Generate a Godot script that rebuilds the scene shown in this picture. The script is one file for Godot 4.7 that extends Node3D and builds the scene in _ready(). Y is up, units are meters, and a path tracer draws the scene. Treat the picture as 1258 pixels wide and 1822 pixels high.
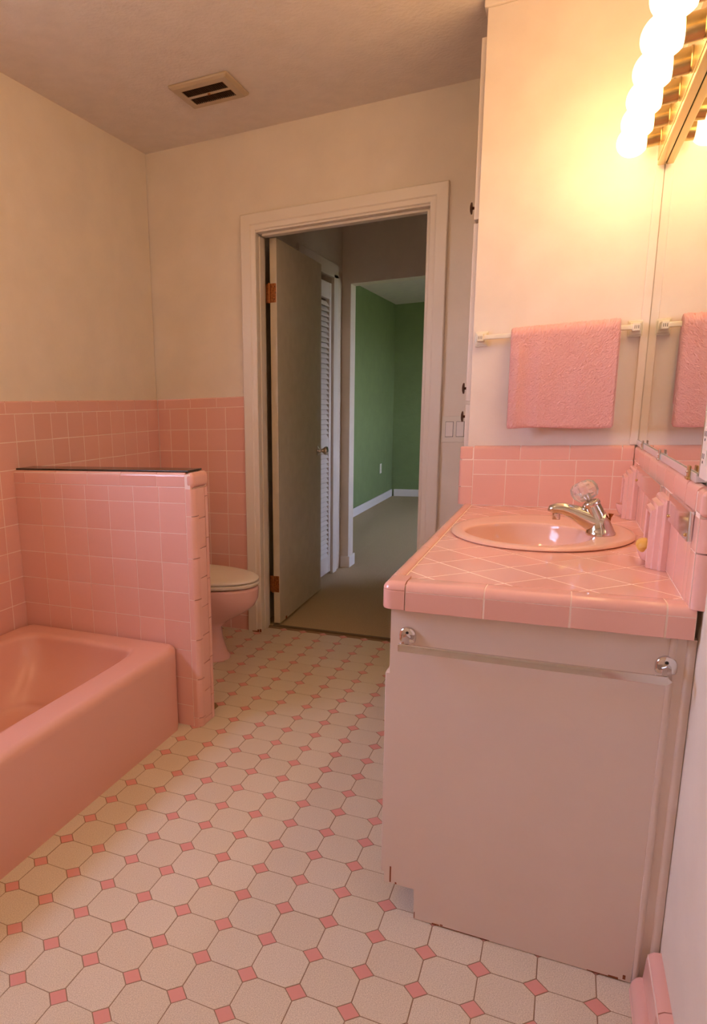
extends Node3D
# A pink-tiled bathroom: tub and half wall, toilet, door to a hall and a green bedroom, tiled vanity with a light strip.

const P := 0.1095          # pitch of the wall tiles
const FP := 0.1093         # pitch of the floor octagons
const G := 0.0027          # width of a joint
const RA := 0.012          # the right-hand wall runs slightly out of square
const ELL := Vector2(1.914, 1.10)

var M := {}
var used := {}
var meshes := {}
var rng := RandomNumberGenerator.new()
var noise := FastNoiseLite.new()

# ---------------------------------------------------------------- naming and tagging
func numbered(parent: Node, called: String) -> String:
	var key := str(parent.get_instance_id()) + called
	var n: int = used.get(key, 0)
	used[key] = n + 1
	return called if n == 0 else "%s_%03d" % [called, n]

func tag(o: Node, label: String, category: String, group := "", kind := "") -> Node:
	o.set_meta("label", label)
	o.set_meta("category", category)
	if group: o.set_meta("group", group)
	if kind: o.set_meta("kind", kind)
	return o

func obj(called: String, mesh: Mesh, m: Material, parent: Node = self, at := Transform3D()) -> MeshInstance3D:
	var o := MeshInstance3D.new()
	o.name = numbered(parent, called)
	o.mesh = mesh
	o.material_override = m
	o.transform = at
	parent.add_child(o, true)
	return o

func thing(called: String, label: String, category: String, at := Transform3D(), group := "") -> Node3D:
	var o := Node3D.new()
	o.name = numbered(self, called)
	o.transform = at
	add_child(o, true)
	tag(o, label, category, group)
	return o

func struct(called: String, label: String, category: String, tv: PackedVector3Array, m: Material, at := Transform3D()) -> MeshInstance3D:
	var o := obj(called, mesh(tv), m, self, at)
	tag(o, label, category, "", "structure")
	return o

func put(p: Vector3, turn := 0.0) -> Transform3D:
	return Transform3D(Basis(Vector3.UP, turn), p)

# ---------------------------------------------------------------- triangle lists, outward, counter-clockwise
func orient(tv: PackedVector3Array) -> PackedVector3Array:
	var c := Vector3.ZERO
	for p in tv: c += p
	c /= maxi(1, tv.size())
	var vol := 0.0
	for i in range(0, tv.size(), 3):
		vol += (tv[i] - c).dot((tv[i + 1] - c).cross(tv[i + 2] - c))
	if vol < 0.0: return flip(tv)
	return tv

func flip(tv: PackedVector3Array) -> PackedVector3Array:
	var r := PackedVector3Array()
	r.resize(tv.size())
	for i in range(0, tv.size(), 3):
		r[i] = tv[i]; r[i + 1] = tv[i + 2]; r[i + 2] = tv[i + 1]
	return r

func moved(tv: PackedVector3Array, t: Transform3D) -> PackedVector3Array:
	return t * tv

func join(list: Array) -> PackedVector3Array:
	var r := PackedVector3Array()
	for a in list: r.append_array(a)
	return r

func mesh(tv: PackedVector3Array, crease := 50.0) -> ArrayMesh:
	var nf := PackedVector3Array()
	var corners := {}
	var keys := PackedInt64Array()
	keys.resize(tv.size())
	for i in range(0, tv.size(), 3):
		nf.append((tv[i + 1] - tv[i]).cross(tv[i + 2] - tv[i]))
		for k in 3:
			var p := tv[i + k]
			var key := (int(round((p.x + 10.0) * 20000.0)) * 1000003 + int(round((p.y + 10.0) * 20000.0))) * 1000003 + int(round((p.z + 10.0) * 20000.0))
			keys[i + k] = key
			if corners.has(key): corners[key].append(i / 3)
			else: corners[key] = PackedInt32Array([i / 3])
	var lim := cos(deg_to_rad(crease))
	var vs := PackedVector3Array()
	var ns := PackedVector3Array()
	vs.resize(tv.size())
	ns.resize(tv.size())
	for i in range(0, tv.size(), 3):
		var f := nf[i / 3]
		var fn := f.normalized()
		for k in 3:
			var s := Vector3.ZERO
			for j in corners[keys[i + k]]:
				if nf[j].normalized().dot(fn) > lim: s += nf[j]
			var w := i + (0 if k == 0 else 3 - k)      # front faces run clockwise
			vs[w] = tv[i + k]
			ns[w] = s.normalized() if s.length_squared() > 1e-24 else fn
	var arr := []
	arr.resize(Mesh.ARRAY_MAX)
	arr[Mesh.ARRAY_VERTEX] = vs
	arr[Mesh.ARRAY_NORMAL] = ns
	var am := ArrayMesh.new()
	am.add_surface_from_arrays(Mesh.PRIMITIVE_TRIANGLES, arr)
	return am

func quad(tv: PackedVector3Array, a: Vector3, b: Vector3, c: Vector3, d: Vector3) -> void:
	for p in [a, b, c, a, c, d]: tv.append(p)

func loft(rings: Array, caps := true, closed := true) -> PackedVector3Array:
	var tv := PackedVector3Array()
	var n: int = rings[0].size()
	for i in rings.size() - 1:
		var a: PackedVector3Array = rings[i]
		var b: PackedVector3Array = rings[i + 1]
		for j in (n if closed else n - 1):
			var k := (j + 1) % n
			if a[j].distance_squared_to(a[k]) > 1e-14:
				tv.append(a[j]); tv.append(a[k]); tv.append(b[k])
			if b[j].distance_squared_to(b[k]) > 1e-14:
				tv.append(a[j]); tv.append(b[k]); tv.append(b[j])
	if caps:
		for e in [0, rings.size() - 1]:
			var r: PackedVector3Array = rings[e]
			var c := Vector3.ZERO
			for p in r: c += p
			c /= n
			for j in n:
				var k := (j + 1) % n
				if r[j].distance_squared_to(r[k]) < 1e-14: continue
				if e == 0:
					tv.append(c); tv.append(r[k]); tv.append(r[j])
				else:
					tv.append(c); tv.append(r[j]); tv.append(r[k])
	return orient(tv)

func rrect(hx: float, hz: float, r: float, seg: int, y: float) -> PackedVector3Array:
	var a := PackedVector3Array()
	for q in 4:
		var sx := 1.0 if q == 0 or q == 3 else -1.0
		var sz := 1.0 if q < 2 else -1.0
		for i in seg + 1:
			var t := (q + float(i) / seg) * PI / 2
			a.append(Vector3(sx * (hx - r) + r * cos(t), y, sz * (hz - r) + r * sin(t)))
	return a

func rbox(c: Vector3, s: Vector3, r := 0.003, seg := 2) -> PackedVector3Array:
	r = minf(r, minf(s.x, minf(s.y, s.z)) * 0.499)
	var rings := []
	for half in 2:
		for i in seg + 1:
			var t := float(i) / seg * PI / 2
			var k := sin(t) if half == 0 else cos(t)
			var y := (-s.y / 2 + r - r * cos(t)) if half == 0 else (s.y / 2 - r + r * sin(t))
			var rr := maxf(r * k, 0.00002)
			rings.append(rrect(s.x / 2 - r + rr, s.z / 2 - r + rr, rr, seg, y))
	return moved(loft(rings), Transform3D(Basis(), c))

func box(c: Vector3, s: Vector3) -> PackedVector3Array:
	var h := s / 2
	var a := PackedVector3Array([c + Vector3(-h.x, -h.y, -h.z), c + Vector3(h.x, -h.y, -h.z), c + Vector3(h.x, -h.y, h.z), c + Vector3(-h.x, -h.y, h.z)])
	var b := PackedVector3Array()
	for p in a: b.append(p + Vector3(0, s.y, 0))
	var tv := PackedVector3Array()
	quad(tv, a[0], a[1], a[2], a[3]); quad(tv, b[3], b[2], b[1], b[0])
	for i in 4: quad(tv, a[(i + 1) % 4], a[i], b[i], b[(i + 1) % 4])
	return orient(tv)

func span(a: Vector3, b: Vector3, r := 0.0) -> PackedVector3Array:
	return rbox((a + b) / 2, (b - a).abs(), r, 2) if r > 0.0 else box((a + b) / 2, (b - a).abs())

# a slab with eased edges: poly lies in (x, z), from y0 up to y1
func slab(poly: PackedVector2Array, y0: float, y1: float, bevel := 0.0) -> PackedVector3Array:
	var p := poly
	if Geometry2D.is_polygon_clockwise(p):
		p = p.duplicate()
		p.reverse()
	var n := p.size()
	var convex := true
	for i in n:
		if (p[(i + 1) % n] - p[i]).cross(p[(i + 2) % n] - p[(i + 1) % n]) < -1e-9: convex = false
	var tv := PackedVector3Array()
	if convex:
		var top := p
		if bevel > 0.0: top = inset(p, bevel)
		var rings := []
		for lay in ([[p, y0], [p, y1 - bevel * 0.7], [top, y1]] if bevel > 0.0 else [[p, y0], [p, y1]]):
			var ring := PackedVector3Array()
			for q in lay[0]: ring.append(Vector3(q.x, lay[1], q.y))
			rings.append(ring)
		return loft(rings)
	var idx := Geometry2D.triangulate_polygon(p)
	for i in range(0, idx.size(), 3):
		var t := [p[idx[i]], p[idx[i + 1]], p[idx[i + 2]]]
		if (t[1] - t[0]).cross(t[2] - t[0]) > 0.0: t.reverse()
		for q in t: tv.append(Vector3(q.x, y1, q.y))
		t.reverse()
		for q in t: tv.append(Vector3(q.x, y0, q.y))
	for i in n:
		var a := p[i]
		var b := p[(i + 1) % n]
		quad(tv, Vector3(a.x, y0, a.y), Vector3(a.x, y1, a.y), Vector3(b.x, y1, b.y), Vector3(b.x, y0, b.y))
	return orient(tv)

func inset(p: PackedVector2Array, d: float) -> PackedVector2Array:
	var n := p.size()
	var s := 1.0 if not Geometry2D.is_polygon_clockwise(p) else -1.0
	var r := PackedVector2Array()
	for i in n:
		var e0 := (p[i] - p[(i + n - 1) % n]).normalized()
		var e1 := (p[(i + 1) % n] - p[i]).normalized()
		var n0 := Vector2(-e0.y, e0.x) * s
		var n1 := Vector2(-e1.y, e1.x) * s
		var b := n0 + n1
		r.append(p[i] + b * (d / maxf(0.3, b.dot(n0))))
	return r

# a profile in (a, b) carried along the third axis from c0 to c1; axes: which vectors a, b and c follow
func prism(poly: PackedVector2Array, c0: float, c1: float, ax: Vector3, bx: Vector3, cx: Vector3) -> PackedVector3Array:
	var tv := slab(poly, c0, c1)
	var r := PackedVector3Array()
	for p in tv: r.append(ax * p.x + bx * p.z + cx * p.y)
	return orient(r)

func lathe(profile: Array, n := 32, squash := Vector3.ONE) -> PackedVector3Array:
	var rings := []
	for q in profile:
		var ring := PackedVector3Array()
		for i in n:
			var t := TAU * i / n
			ring.append(Vector3(q.x * cos(t), q.y, q.x * sin(t)) * squash)
		rings.append(ring)
	return loft(rings)

func tube(path: Array, radii: Array, n := 14) -> PackedVector3Array:
	var rings := []
	for i in path.size():
		var d: Vector3 = (path[mini(i + 1, path.size() - 1)] - path[maxi(i - 1, 0)]).normalized()
		var u := d.cross(Vector3.FORWARD if absf(d.z) < 0.9 else Vector3.UP).normalized()
		var v := d.cross(u).normalized()
		var ring := PackedVector3Array()
		for k in n:
			var t := TAU * k / n
			var r = radii[i]
			var ru: float = r.x if r is Vector2 else r
			var rv: float = r.y if r is Vector2 else r
			ring.append(path[i] + u * (ru * cos(t)) + v * (rv * sin(t)))
		rings.append(ring)
	return loft(rings)

func ball(c: Vector3, r: float, n := 24) -> PackedVector3Array:
	var prof := []
	for i in n / 2 + 1:
		var t := PI * i / (n / 2) - PI / 2
		prof.append(Vector2(maxf(r * cos(t), 0.00001), r * sin(t)))
	return moved(lathe(prof, n), Transform3D(Basis(), c))

# ---------------------------------------------------------------- materials
func paint(c: Color, rough := 0.6, metal := 0.0, spec := 0.5) -> StandardMaterial3D:
	var m := StandardMaterial3D.new()
	m.albedo_color = c
	m.roughness = rough
	m.metallic = metal
	m.metallic_specular = spec
	return m

func cloud(seed_: int, freq: float, c0: Color, c1: Color, size := 256, oct := 4, power := 1.0) -> ImageTexture:
	var f := FastNoiseLite.new()
	f.seed = seed_
	f.frequency = freq
	f.fractal_octaves = oct
	f.noise_type = FastNoiseLite.TYPE_SIMPLEX_SMOOTH
	var g := f.get_seamless_image(size, size)
	var im := Image.create_empty(size, size, false, Image.FORMAT_RGB8)
	for y in size:
		for x in size:
			im.set_pixel(x, y, c0.lerp(c1, pow(g.get_pixel(x, y).r, power)))
	im.generate_mipmaps()
	return ImageTexture.create_from_image(im)

func bumps(seed_: int, freq: float, depth: float, size := 256, oct := 3) -> ImageTexture:
	var f := FastNoiseLite.new()
	f.seed = seed_
	f.frequency = freq
	f.fractal_octaves = oct
	f.noise_type = FastNoiseLite.TYPE_SIMPLEX_SMOOTH
	var im := f.get_seamless_image(size, size)
	im.convert(Image.FORMAT_RGBA8)
	im.bump_map_to_normal_map(depth)
	im.generate_mipmaps()
	return ImageTexture.create_from_image(im)

func grain(m: StandardMaterial3D, tex: Texture2D, nrm: Texture2D, scale: float, ns := 1.0) -> StandardMaterial3D:
	m.uv1_triplanar = true
	m.uv1_world_triplanar = true
	m.uv1_scale = Vector3.ONE * scale
	if tex: m.albedo_texture = tex
	if nrm:
		m.normal_enabled = true
		m.normal_texture = nrm
		m.normal_scale = ns
	return m

func make_materials() -> void:
	var flat := bumps(3, 0.03, 3.0)
	M.plaster = grain(paint(Color(0.925, 0.875, 0.80), 0.62), cloud(5, 0.012, Color(0.97, 0.97, 0.97), Color(1, 1, 1)), flat, 1.4, 0.06)
	M.ceiling = grain(paint(Color(0.92, 0.875, 0.835), 0.8), cloud(6, 0.012, Color(0.96, 0.96, 0.96), Color(1, 1, 1)), bumps(9, 0.06, 6.0), 3.0, 0.15)
	M.trim = grain(paint(Color(0.91, 0.87, 0.81), 0.34), null, null, 2.0)
	M.leaf = grain(paint(Color(0.84, 0.79, 0.69), 0.42), cloud(15, 0.02, Color(0.95, 0.95, 0.94), Color(1, 1, 1)), flat, 2.0, 0.05)
	M.cabinet = grain(paint(Color(0.915, 0.865, 0.82), 0.4), cloud(8, 0.01, Color(0.965, 0.96, 0.955), Color(1, 1, 1)), flat, 2.0, 0.05)
	var pink := [Color(0.925, 0.71, 0.65), Color(0.917, 0.698, 0.637), Color(0.93, 0.72, 0.66)]
	M.tiles = []
	for c in pink:
		var m := paint(c, 0.07)
		M.tiles.append(m)
	M.tile = M.tiles[0]
	M.grout = paint(Color(0.97, 0.87, 0.82), 0.8)
	M.tub = paint(Color(0.90, 0.675, 0.60), 0.32)
	M.ceramic = paint(Color(0.92, 0.725, 0.685), 0.12)
	M.sink = paint(Color(0.93, 0.75, 0.67), 0.12)
	M.soap = paint(Color(0.90, 0.72, 0.36), 0.5)
	var speck := cloud(31, 0.09, Color(0.70, 0.67, 0.63), Color(1, 1, 1), 512, 3, 0.55)
	M.oct = []
	for c in [Color(0.945, 0.895, 0.80), Color(0.937, 0.882, 0.785), Color(0.95, 0.90, 0.81)]:
		M.oct.append(grain(paint(c, 0.3), speck, bumps(33, 0.05, 2.0), 7.0, 0.2))
	M.dot = []
	for c in [Color(0.875, 0.61, 0.555), Color(0.868, 0.598, 0.545)]:
		M.dot.append(grain(paint(c, 0.3), null, bumps(34, 0.05, 2.0), 7.0, 0.2))
	M.floorgrout = paint(Color(0.60, 0.49, 0.38), 0.9)
	M.chrome = paint(Color(0.86, 0.85, 0.84), 0.09, 1.0)
	M.steel = paint(Color(0.80, 0.78, 0.75), 0.22, 1.0)
	M.brass = paint(Color(0.80, 0.70, 0.48), 0.24, 1.0)
	M.oldbrass = grain(paint(Color(0.78, 0.50, 0.28), 0.4, 0.7), cloud(41, 0.03, Color(0.6, 0.55, 0.5), Color(1, 1, 1)), null, 12.0)
	M.bronze = paint(Color(0.36, 0.22, 0.15), 0.35, 0.7)
	M.mirror = paint(Color(0.90, 0.91, 0.88), 0.0, 1.0)
	M.rail = paint(Color(0.92, 0.92, 0.93), 0.3, 0.6)
	M.plastic = paint(Color(0.90, 0.87, 0.80), 0.35)
	M.white = paint(Color(0.93, 0.90, 0.86), 0.3)
	M.seat = paint(Color(0.90, 0.86, 0.80), 0.28)
	M.slot = paint(Color(0.10, 0.08, 0.07), 0.8)
	M.bareedge = paint(Color(0.56, 0.31, 0.18), 0.8)
	M.cap = grain(paint(Color(0.30, 0.28, 0.25), 0.18, 0.4), cloud(44, 0.03, Color(0.7, 0.7, 0.7), Color(1, 1, 1)), null, 6.0)
	M.carpet = grain(paint(Color(0.87, 0.77, 0.61), 0.95), cloud(51, 0.12, Color(0.74, 0.72, 0.70), Color(1, 1, 1), 512, 3, 0.8), bumps(52, 0.12, 12.0, 512), 3.0, 0.5)
	M.green = grain(paint(Color(0.50, 0.575, 0.37), 0.75), cloud(55, 0.012, Color(0.96, 0.96, 0.96), Color(1, 1, 1)), flat, 1.4, 0.3)
	M.terry = grain(paint(Color(1.0, 0.79, 0.78), 0.95), cloud(61, 0.10, Color(0.82, 0.77, 0.77), Color(1, 1, 1), 512, 3, 0.7), bumps(62, 0.12, 10.0, 512), 9.0, 0.9)
	M.terry.rim_enabled = true
	M.terry.rim = 0.4
	M.hem = grain(paint(Color(0.95, 0.74, 0.71), 0.9), null, bumps(63, 0.15, 8.0), 20.0, 0.8)
	M.pane = paint(Color(0.95, 0.97, 1.0, 0.08), 0.0)
	M.pane.transparency = BaseMaterial3D.TRANSPARENCY_ALPHA
	M.acrylic = paint(Color(1, 1, 1, 0.2), 0.0)
	M.acrylic.refraction_enabled = true
	M.acrylic.refraction_scale = 0.05
	M.bulb = paint(Color(1, 0.96, 0.88), 0.3)
	M.bulb.emission_enabled = true
	M.bulb.emission = Color(1.0, 0.86, 0.60)
	M.bulb.emission_energy_multiplier = 3.5
	M.bowl = paint(Color(1, 0.96, 0.9), 0.4)
	M.bowl.emission_enabled = true
	M.bowl.emission = Color(1.0, 0.86, 0.66)
	M.bowl.emission_energy_multiplier = 1.5
	M.vanity = grain(paint(Color(0.895, 0.815, 0.76), 0.4), cloud(18, 0.01, Color(0.988, 0.986, 0.984), Color(1, 1, 1)), null, 2.0)
	M.sill = paint(Color(0.42, 0.35, 0.24), 0.5, 0.3)
	M.vent = paint(Color(0.74, 0.66, 0.55), 0.4)
	M.loose = paint(Color(0.12, 0.10, 0.09), 0.9)

# ---------------------------------------------------------------- tiles
func frame(origin: Vector3, n: Vector3, up := Vector3.UP) -> Transform3D:
	return Transform3D(Basis(up.cross(n), up, n), origin)

func tile_mesh(w: float, h: float) -> ArrayMesh:
	var key := "t%d_%d" % [roundi(w * 10000), roundi(h * 10000)]
	if not meshes.has(key):
		var poly := PackedVector2Array([Vector2(-w / 2, -h / 2), Vector2(w / 2, -h / 2), Vector2(w / 2, h / 2), Vector2(-w / 2, h / 2)])
		var tv := slab(poly, -0.0045, 0.0, 0.0013)
		var r := PackedVector3Array()
		for p in tv: r.append(Vector3(p.x, -p.z, p.y))
		meshes[key] = mesh(orient(r))
	return meshes[key]

# a rectangular field of tiles in a frame (x along, y up, z out), joints given by their coordinates
func tile_field(parent: Node, f: Transform3D, us: Array, vs: Array, called := "tile") -> void:
	for i in us.size() - 1:
		for j in vs.size() - 1:
			var w: float = us[i + 1] - us[i] - G
			var h: float = vs[j + 1] - vs[j] - G
			if w < 0.004 or h < 0.004: continue
			var c := Vector3((us[i] + us[i + 1]) / 2, (vs[j] + vs[j + 1]) / 2, rng.randf_range(-0.0003, 0.0002))
			obj(called, tile_mesh(w, h), M.tiles[rng.randi() % 3], parent, f * Transform3D(Basis(Vector3.RIGHT, rng.randf_range(-0.003, 0.003)) * Basis(Vector3.UP, rng.randf_range(-0.003, 0.003)), c))

# a bullnose: local x along, y up, z out; its far edge (top) is rounded back by r
func bullnose_mesh(w: float, h: float, r := 0.012) -> ArrayMesh:
	var key := "b%d_%d_%d" % [roundi(w * 10000), roundi(h * 10000), roundi(r * 10000)]
	if not meshes.has(key):
		var poly := PackedVector2Array([Vector2(-r - 0.002, 0), Vector2(-0.001, 0), Vector2(0, 0.001)])
		for i in 7:
			var t := i / 6.0 * PI / 2
			poly.append(Vector2(-r + r * cos(t), h - r + r * sin(t)))
		poly.append(Vector2(-r - 0.002, h))
		meshes[key] = mesh(prism(poly, -w / 2, w / 2, Vector3(0, 0, 1), Vector3(0, 1, 0), Vector3(1, 0, 0)))
	return meshes[key]

func bullnose_row(parent: Node, f: Transform3D, us: Array, v0: float, h: float, r := 0.012, called := "bullnose_tile") -> void:
	for i in us.size() - 1:
		var w: float = us[i + 1] - us[i] - G
		if w > 0.004:
			obj(called, bullnose_mesh(w, h, r), M.tiles[rng.randi() % 3], parent, f * Transform3D(Basis(), Vector3((us[i] + us[i + 1]) / 2, v0 + G / 2, 0)))

func steps(a: float, b: float, at: float, pitch: float) -> Array:
	var r := [a]
	var x := at + ceilf((a - at) / pitch + 0.08) * pitch
	while x < b - 0.006:
		r.append(x)
		x += pitch
	r.append(b)
	return r

func wall_frame(l := 0.0) -> Transform3D:      # the right-hand wall: x towards the wall, y up, z towards the camera
	return Transform3D(Basis(Vector3.UP, RA), Vector3(2.165, 0, 0.573)) * Transform3D(Basis(), Vector3(l, 0, 0))

# ---------------------------------------------------------------- scene
func _ready() -> void:
	rng.seed = 7
	noise.seed = 11
	setup_camera()
	make_materials()
	room()
	floor_tiles()
	beyond_door()
	bathtub()
	half_wall()
	toilet()
	door()
	linen_cabinet()
	vanity()
	countertop()
	backsplashes()
	sink_and_faucet()
	mirror_and_light()
	towel_rail()
	wall_fittings()
	ceiling_lamp()

func setup_camera() -> void:
	var cam := Camera3D.new()
	cam.name = "camera"
	cam.projection = Camera3D.PROJECTION_FRUSTUM
	cam.near = 0.05
	cam.far = 60.0
	var f := 1226.69
	cam.size = cam.near * 1822.0 / f
	cam.frustum_offset = Vector2(629.0 - 377.3, -(911.0 - 989.9)) * (cam.near / f)
	cam.position = Vector3(1.9714, 1.175, 3.2328)
	cam.rotation = Vector3(-0.2120, 0.4777, -0.0318)
	cam.current = true
	add_child(cam)
	var sky_mat := ProceduralSkyMaterial.new()
	sky_mat.sky_top_color = Color(0.70, 0.75, 0.94)
	sky_mat.sky_horizon_color = Color(0.90, 0.90, 0.98)
	sky_mat.ground_horizon_color = Color(0.66, 0.64, 0.61)
	sky_mat.ground_bottom_color = Color(0.40, 0.42, 0.36)
	sky_mat.sun_angle_max = 0.0
	var sky := Sky.new()
	sky.sky_material = sky_mat
	var env := Environment.new()
	env.background_mode = Environment.BG_SKY
	env.sky = sky
	env.background_energy_multiplier = 19.0
	env.tonemap_mode = Environment.TONE_MAPPER_LINEAR
	env.tonemap_exposure = 1.40
	env.sdfgi_enabled = true
	env.ssao_enabled = true
	env.ssil_enabled = true
	var we := WorldEnvironment.new()
	we.name = "world_environment"
	we.environment = env
	add_child(we)

func window(n: int, label: String, c: Vector3, w: float, h: float, axis: Vector3) -> void:
	# a double-hung window filling an opening in a wall whose normal is along x; w runs along z
	var o := thing("window_%d" % n, label, "window", put(c))
	o.set_meta("kind", "structure")
	var fr := PackedVector3Array()
	var t := 0.05
	for s in [-1, 1]:
		fr.append_array(rbox(Vector3(0, 0, s * (w / 2 - t / 2)), Vector3(0.10, h, t), 0.004))
		fr.append_array(rbox(Vector3(0, s * (h / 2 - t / 2), 0), Vector3(0.10, t, w - 2 * t), 0.004))
	obj("window_frame", mesh(fr), M.trim, o)
	obj("meeting_rail", mesh(rbox(Vector3(0, 0, 0), Vector3(0.05, 0.04, w - 2 * t), 0.004)), M.trim, o)
	for s in [-1, 1]:
		obj("pane", mesh(box(Vector3(-0.01 * axis.x, s * h / 4, 0), Vector3(0.004, h / 2 - t, w - 2 * t))), M.pane, o)

func room() -> void:
	# left wall with a window over the far part of the tub
	var wl := join([box(Vector3(-0.056, 1.21, 0.875), Vector3(0.10, 2.42, 1.75)), box(Vector3(-0.056, 1.21, 3.325), Vector3(0.10, 2.42, 1.15)),
		box(Vector3(-0.056, 0.63, 2.25), Vector3(0.10, 1.26, 1.0)), box(Vector3(-0.056, 2.25, 2.25), Vector3(0.10, 0.34, 1.0))])
	var left := struct("wall_left", "cream plaster wall above pink wainscot tiles beside the bathtub", "wall", wl, M.plaster)
	window(1, "white double hung window above the bathtub", Vector3(-0.056, 1.67, 2.25), 1.0, 0.82, Vector3.RIGHT)
	obj("grout_bed", mesh(box(Vector3(-0.0032, 0.61, 1.95), Vector3(0.0050, 1.22, 3.9))), M.grout, left)
	var rows := []
	for i in 12: rows.append(maxf(0.0, 1.1757 - P * (11 - i)))
	var f := frame(Vector3.ZERO, Vector3(1, 0, 0))
	var cols := []
	for i in 19: cols.append(-P * (18 - i))
	# the tiles that the half wall and the tub leave in view, and those around them
	tile_field(left, f, cols.slice(8), rows)
	tile_field(left, f, cols.slice(0, 9), rows.slice(3))
	bullnose_row(left, f, steps(-1.97, 0.0, -0.072, 0.153), 1.1757, 0.0485, 0.006)
	var rest := PackedVector3Array()
	for i in 17:
		for j in range(3, 11):
			rest.append_array(box(Vector3(-0.002, (rows[j] + rows[j + 1]) / 2, 1.971 + P * (i + 0.5)), Vector3(0.004, rows[j + 1] - rows[j] - G, P - G)))
	obj("tiling", mesh(rest), M.tile, left).set_meta("kind", "stuff")
	# back wall with the door opening
	var wb := join([box(Vector3(0.235, 1.21, -0.068), Vector3(0.670, 2.42, 0.124)), box(Vector3(2.35, 1.21, -0.068), Vector3(1.90, 2.42, 0.124)), box(Vector3(0.985, 2.205, -0.068), Vector3(0.830, 0.43, 0.124))])
	var back := struct("wall_back", "cream plaster wall with the doorway and a strip of pink wainscot", "wall", wb, M.plaster)
	obj("grout_bed", mesh(box(Vector3(0.256, 0.61, -0.0032), Vector3(0.508, 1.22, 0.0050))), M.grout, back)
	var fb := frame(Vector3.ZERO, Vector3(0, 0, 1))
	tile_field(back, fb, [0.0, 0.0727, 0.0727 + P, 0.0727 + 2 * P, 0.0727 + 3 * P, 0.509], rows)
	bullnose_row(back, fb, [0.0, 0.045, 0.198, 0.351, 0.509], 1.1757, 0.0485, 0.006)
	# right wall, rear wall, ceiling
	struct("wall_right", "cream plaster wall behind the mirror and vanity", "wall", box(Vector3(0.072, 1.21, 1.65), Vector3(0.10, 2.42, 4.6)), M.plaster, wall_frame())
	struct("wall_rear", "cream plaster wall facing the doorway", "wall", box(Vector3(1.1, 1.21, 3.95), Vector3(2.5, 2.42, 0.10)), M.plaster)
	struct("ceiling", "flat cream plaster ceiling of the bathroom", "ceiling", box(Vector3(1.1, 2.47, 1.94), Vector3(2.6, 0.10, 4.14)), M.ceiling)
	# cove base along the right wall
	var base := thing("baseboard_right", "pink ceramic cove base along the wall beside the vanity", "baseboard", wall_frame(0.022))
	base.set_meta("kind", "structure")
	var poly := PackedVector2Array([Vector2(0, 0.0), Vector2(-0.047, 0.0), Vector2(-0.047, 0.002)])
	for i in 7:
		var t := i / 6.0 * PI / 2
		poly.append(Vector2(-0.046 + 0.020 * (1 - cos(t)), 0.003 + 0.034 * sin(t)))
	poly.append_array([Vector2(-0.023, 0.085), Vector2(-0.020, 0.094), Vector2(-0.012, 0.101), Vector2(0, 0.103)])
	for i in 14:
		var z0 := 1.243 + i * 0.153
		obj("base_tile", mesh(prism(poly, z0 + G / 2, z0 + 0.153 - G / 2, Vector3.RIGHT, Vector3.UP, Vector3(0, 0, 1)), 65), M.tiles[i % 3], base)
	obj("grout_bed", mesh(box(Vector3(-0.011, 0.046, 1.243 + 7 * 0.153), Vector3(0.022, 0.092, 14 * 0.153))), M.grout, base)

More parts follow.
